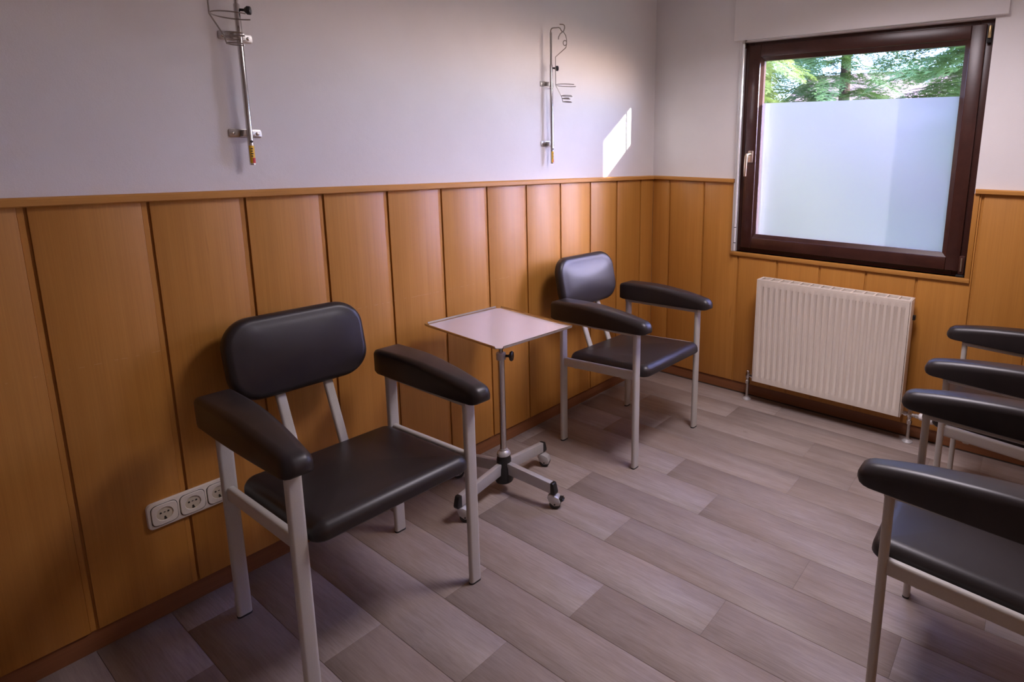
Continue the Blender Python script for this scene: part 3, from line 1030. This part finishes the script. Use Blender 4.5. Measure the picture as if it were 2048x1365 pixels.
th = rchild(MB().lathe([(0.013, 0.042), (0.017, 0.046), (0.017, 0.060), (0.024, 0.066), (0.025, 0.098), (0.022, 0.112), (0.012, 0.117)], 24, (1.642, -0.066, 0.150), (1, 0, 0)), 'thermostat_head', 'white')
for q in range(7):
    MB().lathe([(0.0262, 0.0), (0.0262, 0.0035)], 24, (1.711 + q * 0.0062, -0.066, 0.150), (1, 0, 0)).build('grip_ring', 'white', th)

# ------------------------------------------------------------------ triple wall socket
so = empty('wall_socket', (0.0, -2.583, 0.342))
tag(so, 'ivory triple power socket strip low on the left panelling', 'wall socket')
def rot_yz(mb_pts):
    return mb_pts
fr = MB()
ol = rrect(0.0712 * 2 + 0.083, 0.083, 0.014, 6)
b = bmesh.new()
layers = [(0.0, 0.0), (0.0, 0.006), (0.0015, 0.009), (0.004, 0.0100)]
rings = []
for ins, xo in layers:
    ring = rrect(0.0712 * 2 + 0.083 - 2 * ins, 0.083 - 2 * ins, 0.014 - ins, 6)
    rings.append([(xo, u, v) for u, v in ring])
k = len(rings[0])
vsf = [p for r_ in rings for p in r_]
fsf = []
for j in range(len(rings) - 1):
    for i in range(k):
        q = (i + 1) % k
        fsf.append((j * k + i, j * k + q, (j + 1) * k + q, (j + 1) * k + i))
fsf.append(tuple((len(rings) - 1) * k + i for i in range(k)))
b.free()
MB().add(vsf, fsf).build('socket_frame', 'socket', so)
def ring_strip(outer, inner, xo, xi):
    n_ = len(outer)
    vs_ = [(xo, u, v) for u, v in outer] + [(xi, u, v) for u, v in inner]
    fs_ = [(i, (i + 1) % n_, n_ + (i + 1) % n_, n_ + i) for i in range(n_)]
    return vs_, fs_
for k3 in range(3):
    yc = (k3 - 1) * 0.0712
    # dark shadow gap round the insert
    MB().prism([(u + yc, v) for u, v in rrect(0.0665, 0.0665, 0.014, 6)], 0.0096, 0.0103, 'x').build('shadow_gap', 'ink', so)
    # insert plate with round well
    N = 32
    outer = []
    for q in range(56):
        th_ = 2 * PI * q / 56
        c_, s_ = math.cos(th_), math.sin(th_)
        rr_ = 0.0320 / (abs(c_) ** 5 + abs(s_) ** 5) ** 0.2
        outer.append((rr_ * c_, rr_ * s_))
    # resample circle to same count
    n_ = len(outer)
    circ = lambda R_: [(R_ * math.cos(math.atan2(v, u)), R_ * math.sin(math.atan2(v, u))) for u, v in outer]
    vs_ = []; fs_ = []
    lay = [(0.0100, outer), (0.0118, outer), (0.0132, [(u * .965, v * .965) for u, v in outer]), (0.0132, circ(0.0215)), (0.0125, circ(0.0205))]
    for xo, ring in lay:
        vs_ += [(xo, u + yc, v) for u, v in ring]
    for j in range(len(lay) - 1):
        for i in range(n_):
            q = (i + 1) % n_
            fs_.append((j * n_ + i, j * n_ + q, (j + 1) * n_ + q, (j + 1) * n_ + i))
    ins = MB().add(vs_, fs_).build('socket_insert', 'socket', so)
    vs_ = []; fs_ = []
    lay = [(0.0126, circ(0.0206)), (0.0104, circ(0.0198))]
    for xo, ring in lay:
        vs_ += [(xo, u + yc, v) for u, v in ring]
    for i in range(n_):
        q = (i + 1) % n_
        fs_.append((i, q, n_ + q, n_ + i))
    fs_.append(tuple(range(n_, 2 * n_)))
    MB().add(vs_, fs_).build('socket_well', 'socket_in', ins)
    for du in (-0.0095, 0.0095):
        MB().lathe([(0.0027, 0.0), (0.0027, 0.0012)], 12, (0.0100, yc + du, 0.0035 + 0.001), (1, 0, 0)).build('pin_hole', 'ink', ins)
    MB().box((0.0100, yc - 0.0022, 0.0035), (0.0110, yc + 0.0022, 0.0058)).build('centre_screw', 'ink', ins)
    MB().prism([(yc - 0.0025, -0.0185), (yc + 0.0045, -0.0185), (yc + 0.0015, -0.0085), (yc - 0.0020, -0.0085)], 0.0100, 0.0113, 'x').build('earth_clip', 'ink', ins)

# ------------------------------------------------------------------ infusion holders on the wall
def infusion_holder(y, top, ring_dz, theta, wire_ang, label):
    root = empty('infusion_holder', (0, y, 0))
    tag(root, label, 'infusion holder', 'chrome infusion holders screwed to the left wall')
    WALLX = -0.008
    X = 0.024
    for z in (1.475, 1.762):
        br = MB()
        br.prism(rrect(0.092, 0.026, 0.006, 4), WALLX, WALLX + 0.004, 'x', 0.0008, Matrix.Translation((0, 0, z)))
        br.prism([(-0.018, -0.010), (0.018, -0.010), (0.014, 0.010), (-0.014, 0.010)], WALLX + 0.004, X, 'x', 0.001, Matrix.Translation((0, 0, z)))
        bo = br.build('wall_plate', 'steel', root)
        for sy in (-1, 1):
            MB().lathe([(0.0052, 0.0), (0.0052, 0.001), (0.003, 0.0022), (0.0015, 0.0022), (0.0012, 0.0012)], 14, (WALLX + 0.004, sy * 0.034, z), (1, 0, 0)).build('screw', 'chrome', bo)
    ot = MB().lathe([(0.0072, 1.378), (0.0081, 1.379), (0.0081, 1.852), (0.0072, 1.854)], 20, (X, 0, 0)).build('outer_tube', 'chrome', root)
    st = MB()
    # sticker wrapped on the tube, facing the room
    def wrap(z0, z1, a0, a1, r_, mat, nm, par):
        n_ = 10
        vs_ = []
        for z in (z0, z1):
            for rr in (r_, r_ - 0.0006):
                for i in range(n_ + 1):
                    a = math.radians(a0 + (a1 - a0) * i / n_)
                    vs_.append((X + rr * math.cos(a), rr * math.sin(a), z))
        k_ = n_ + 1
        fs_ = []
        for i in range(n_):
            fs_.append((i, i + 1, 2 * k_ + i + 1, 2 * k_ + i))
            fs_.append((k_ + i, 2 * k_ + k_ + i, 2 * k_ + k_ + i + 1, k_ + i + 1))
        return MB().add(vs_, fs_).build(nm, mat, par)
    sk = wrap(1.384, 1.438, -62, 62, 0.0087, 'yellow', 'warning_sticker', ot)
    wrap(1.384, 1.400, -10, 62, 0.0090, 'red', 'sticker_patch', ot)
    for q in range(4):
        wrap(1.404 + q * 0.0075, 1.4075 + q * 0.0075, -30, 4 + 8 * (q % 2), 0.0089, 'ink', 'sticker_print', ot)
    MB().lathe([(0.004, 0.0), (0.004, 0.0012)], 12, (X + 0.0074, 0, 1.450), (1, 0, 0)).build('locking_hole', 'ink', ot)
    # clamp knob at the top of the outer tube, pointing along +y / outwards
    kd_ = Vector((0.55, 0.83, 0)).normalized()
    MB().lathe([(0.004, 0.008), (0.004, 0.018), (0.007, 0.020), (0.0125, 0.026), (0.0125, 0.034), (0.010, 0.036)], 18, (X, 0, 1.838), kd_).build('clamp_knob', 'black', root)
    # sliding rod with bent top
    u = Vector((math.cos(theta), math.sin(theta), 0)); w = Vector((-u.y, u.x, 0))
    A = Vector((X, 0, 0))
    path = [A + Vector((0, 0, 1.60)), A + Vector((0, 0, top - 0.02))]
    for i in range(1, 7):
        a = PI / 2 * i / 6
        path.append(A + u * (0.014 * (1 - math.cos(a))) + Vector((0, 0, top - 0.014 + 0.014 * math.sin(a))))
    Z = lambda h: Vector((0, 0, h))
    V = A + u * 0.064 + Z(top - 0.022)                       # saddle of the double hook
    path += [A + u * 0.044 + Z(top), A + u * 0.052 + Z(top - 0.004), A + u * 0.058 + Z(top - 0.014), V, A + u * 0.072 + Z(top - 0.017),
             A + u * 0.077 + Z(top - 0.004), A + u * 0.076 + Z(top + 0.007), A + u * 0.069 + Z(top + 0.012), A + u * 0.050 + Z(top + 0.014)]
    MB().tube([path[0], path[1]], 0.0058, 14).build('sliding_rod', 'chrome', root)
    MB().tube(path[1:], 0.0027, 10).build('bent_arm', 'wire', root)
    MB().tube([V, A + u * 0.056 + Z(top - 0.030) - w * 0.006, A + u * 0.050 + Z(top - 0.044) - w * 0.010, A + u * 0.048 + Z(top - 0.056) - w * 0.010], 0.0025, 8).build('hook', 'wire', root)
    # wire bottle basket hanging from the hook
    zr = top - 0.268 + ring_dz
    C = A + u * 0.092
    d = Vector((math.cos(wire_ang), math.sin(wire_ang), 0))
    R1, R2, R3 = 0.056, 0.029, 0.023
    wp = [V + Z(0.004), A + u * 0.072 + Z(top - 0.024), A + u * 0.082 + Z(top - 0.038), A + u * 0.087 + Z(top - 0.058), A + u * 0.087 + Z(top - 0.078), A + u * 0.083 + Z(top - 0.094),
          C + d * (R1 + 0.002) + Z(zr + 0.130), C + d * (R1 + 0.002) + Z(zr),
          C + d * (R1 - 0.004) + Z(zr - 0.012), C + d * R2 + Z(zr - 0.056), C + d * R3 + Z(zr - 0.080)]
    bk_ = MB().tube(wp, 0.0020, 8).build('basket_wire', 'wire', root)
    lp_ = [A + u * (0.078 + 0.0095 * math.cos(a)) + Z(top - 0.072 + 0.0115 * math.sin(a)) for a in [2 * PI * i / 16 for i in range(16)]]
    MB().tube(lp_, 0.0019, 8, closed=True).build('wire_loop', 'wire', bk_)
    a0 = math.degrees(wire_ang)
    for R_, z_, span in ((R1, zr, 128), (R2, zr - 0.050, 135), (R2 - 0.003, zr - 0.062, 110), (R3, zr - 0.078, 140)):
        pts = [C + Vector((R_ * math.cos(math.radians(a0 + t)), R_ * math.sin(math.radians(a0 + t)), z_)) for t in [(-span + 2 * span * i / 28) for i in range(29)]]
        MB().tube(pts, 0.0020, 8).build('basket_ring', 'wire', bk_)
    return root
infusion_holder(-0.963, 2.022, 0.0, math.radians(12), math.radians(215), 'chrome infusion holder next to the sunlit patch of wall')
infusion_holder(-2.322, 2.072, 0.0, math.radians(-28), math.radians(240), 'chrome infusion holder cut off by the top of the picture')

# ------------------------------------------------------------------ unseen fill lamp, added above the frame to brighten the room
lamp = empty('fill_lamp', (1.50, -1.12, ZC))
tag(lamp, 'added fill light shaped as a white square ceiling lamp, out of view', 'lamp')
MB().box((-0.32, -0.32, -0.07), (0.32, 0.32, 0.0), 0.008).build('fill_body', 'white', lamp)
MB().box((-0.29, -0.29, -0.078), (0.29, 0.29, -0.0705), 0.003).build('fill_diffuser', 'diffuser', lamp)
ld = bpy.data.lights.new('fill_light', 'AREA')
ld.shape = 'SQUARE'; ld.size = 0.56; ld.energy = FILL_POWER; ld.color = (0.98, 0.87, 0.99)
ld.spread = math.radians(150)
lo = bpy.data.objects.new('fill_light', ld); COL.objects.link(lo); lo.parent = lamp; lo.location = (0, 0, -0.082)

# ------------------------------------------------------------------ garden
gd = MB().box((-14, WALL_T, -0.55), (16, 24, -0.35)).build('ground', 'lawn')
tag(gd, 'green lawn outside the window', kind='structure')

def spray_mesh(name, mat, seed, length=0.9, n_side=22):
    """a flat conifer branch: curved stem, side twigs, needles"""
    rd = random.Random(seed)
    mb = MB()
    def needle_twig(p0, dirv, up, L, nn, nl):
        side = dirv.cross(up).normalized()
        for i in range(nn):
            t = (i + 0.5) / nn
            p = p0 + dirv * (L * t) - up * (0.10 * L * t * t)
            for s in (-1, 1):
                l = nl * (1.0 - 0.45 * t) * rd.uniform(0.8, 1.15)
                nd = (dirv * 0.62 + side * s * 0.85 + up * rd.uniform(-0.12, 0.22)).normalized()
                wv = dirv * 0.0043
                a, b_ = p - wv, p + wv
                mb.add([a, b_, p + nd * l], [(0, 1, 2)])
    up = Vector((0, 0, 1))
    stem = []
    for i in range(n_side + 1):
        t = i / n_side
        stem.append(Vector((length * t, 0.03 * math.sin(4 * t + seed), 0.10 * math.sin(t * 1.6) - 0.34 * length * t * t)))
    for i in range(1, n_side + 1):
        t = i / n_side
        f = (stem[i] - stem[i - 1]).normalized()
        u = (up - f * up.dot(f)).normalized()
        s_ = f.cross(u)
        for s in (-1, 1):
            L = length * (0.46 * (1 - t) ** 0.7 + 0.05) * rd.uniform(0.75, 1.1) * min(1, 0.35 + t * 3)
            d_ = (f * 0.75 + s_ * s * 0.75 + u * rd.uniform(-0.10, 0.16)).normalized()
            needle_twig(stem[i], d_, u, L, max(4, int(L / 0.010)), 0.028)
            # secondary twiglets
            for q in range(int(L / 0.055)):
                tt = (q + 0.8) * 0.055 / L
                if tt > 0.92: break
                p = stem[i] + d_ * (L * tt) - u * (0.10 * L * tt * tt)
                for s2 in (-1, 1):
                    d2 = (d_ * 0.8 + d_.cross(u) * s2 * 0.7 + u * rd.uniform(-0.1, 0.1)).normalized()
                    l2 = 0.075 * (1 - tt * 0.6) * rd.uniform(0.7, 1.2)
                    needle_twig(p, d2, u, l2, max(3, int(l2 / 0.012)), 0.022)
    return mb.mesh(name, mat, 180)
SPR = {'a': [spray_mesh('branch', 'needle_a', s) for s in (1, 2)], 'b': [spray_mesh('branch', 'needle_b', s) for s in (3, 4, 5)]}
print('spray tris', [len(x.polygons) for v in SPR.values() for x in v])

def conifer(loc, h, kind, seed, label, n=230, rmax=1.0):
    rd = random.Random(seed)
    root = empty('conifer_tree', loc)
    tag(root, label, 'tree', 'conifers in the garden')
    MB().tube([(0, 0, 0), (0.02, 0.01, h * 0.3), (0.0, 0, h * 0.6), (0, 0, h)], 0.085, 10, scales=[1.2, 0.9, 0.55, 0.12]).build('trunk', 'bark', root)
    for i in range(n):
        t = (i + 0.5) / n
        z = 0.45 + (h - 0.55) * t
        a = i * 2.39996 + rd.uniform(-0.4, 0.4)
        sc = rmax * min(1.0, 0.30 + 1.15 * (1 - t)) * rd.uniform(0.8, 1.2)
        o = link('branch', rd.choice(SPR[kind]), root, (0, 0, z))
        o.rotation_euler = (rd.uniform(-0.3, 0.3), rd.uniform(-0.20, 0.25), a)
        o.scale = (sc, sc, sc * rd.uniform(0.9, 1.2))
    return root
G = -0.36
conifer((-0.80, 2.50, G), 5.2, 'a', 3, 'sunlit yellow-green conifer at the left of the window view', 260, 1.05)
conifer((0.00, 3.95, G), 5.8, 'b', 8, 'blue-green conifer in the middle of the window view', 260, 1.00)
conifer((1.50, 2.10, G), 5.4, 'b', 21, 'dark green conifer at the right of the window view', 260, 0.98)
conifer((-3.30, 3.20, G), 5.4, 'b', 33, 'dark conifer left of the yellow-green one', 200, 1.15)
conifer((-1.45, 5.10, G), 6.4, 'b', 41, 'tall conifer in the second row behind the yellow-green one', 220, 1.25)
conifer((1.45, 5.90, G), 6.4, 'b', 57, 'tall conifer in the second row between the middle and right ones', 220, 1.15)
hs = empty('neighbour_house', (0.6, 13.0, -0.36))
tag(hs, 'rosy neighbouring house glimpsed behind the conifers', 'house')
MB().box((-5.0, 0, 0), (6.0, 7, 2.6)).build('house_wall', 'facade', hs)
MB().prism([(-0.6, 2.6), (7.6, 2.6), (3.5, 4.4)], -5.4, 6.4, 'x').build('roof', 'tile', hs)
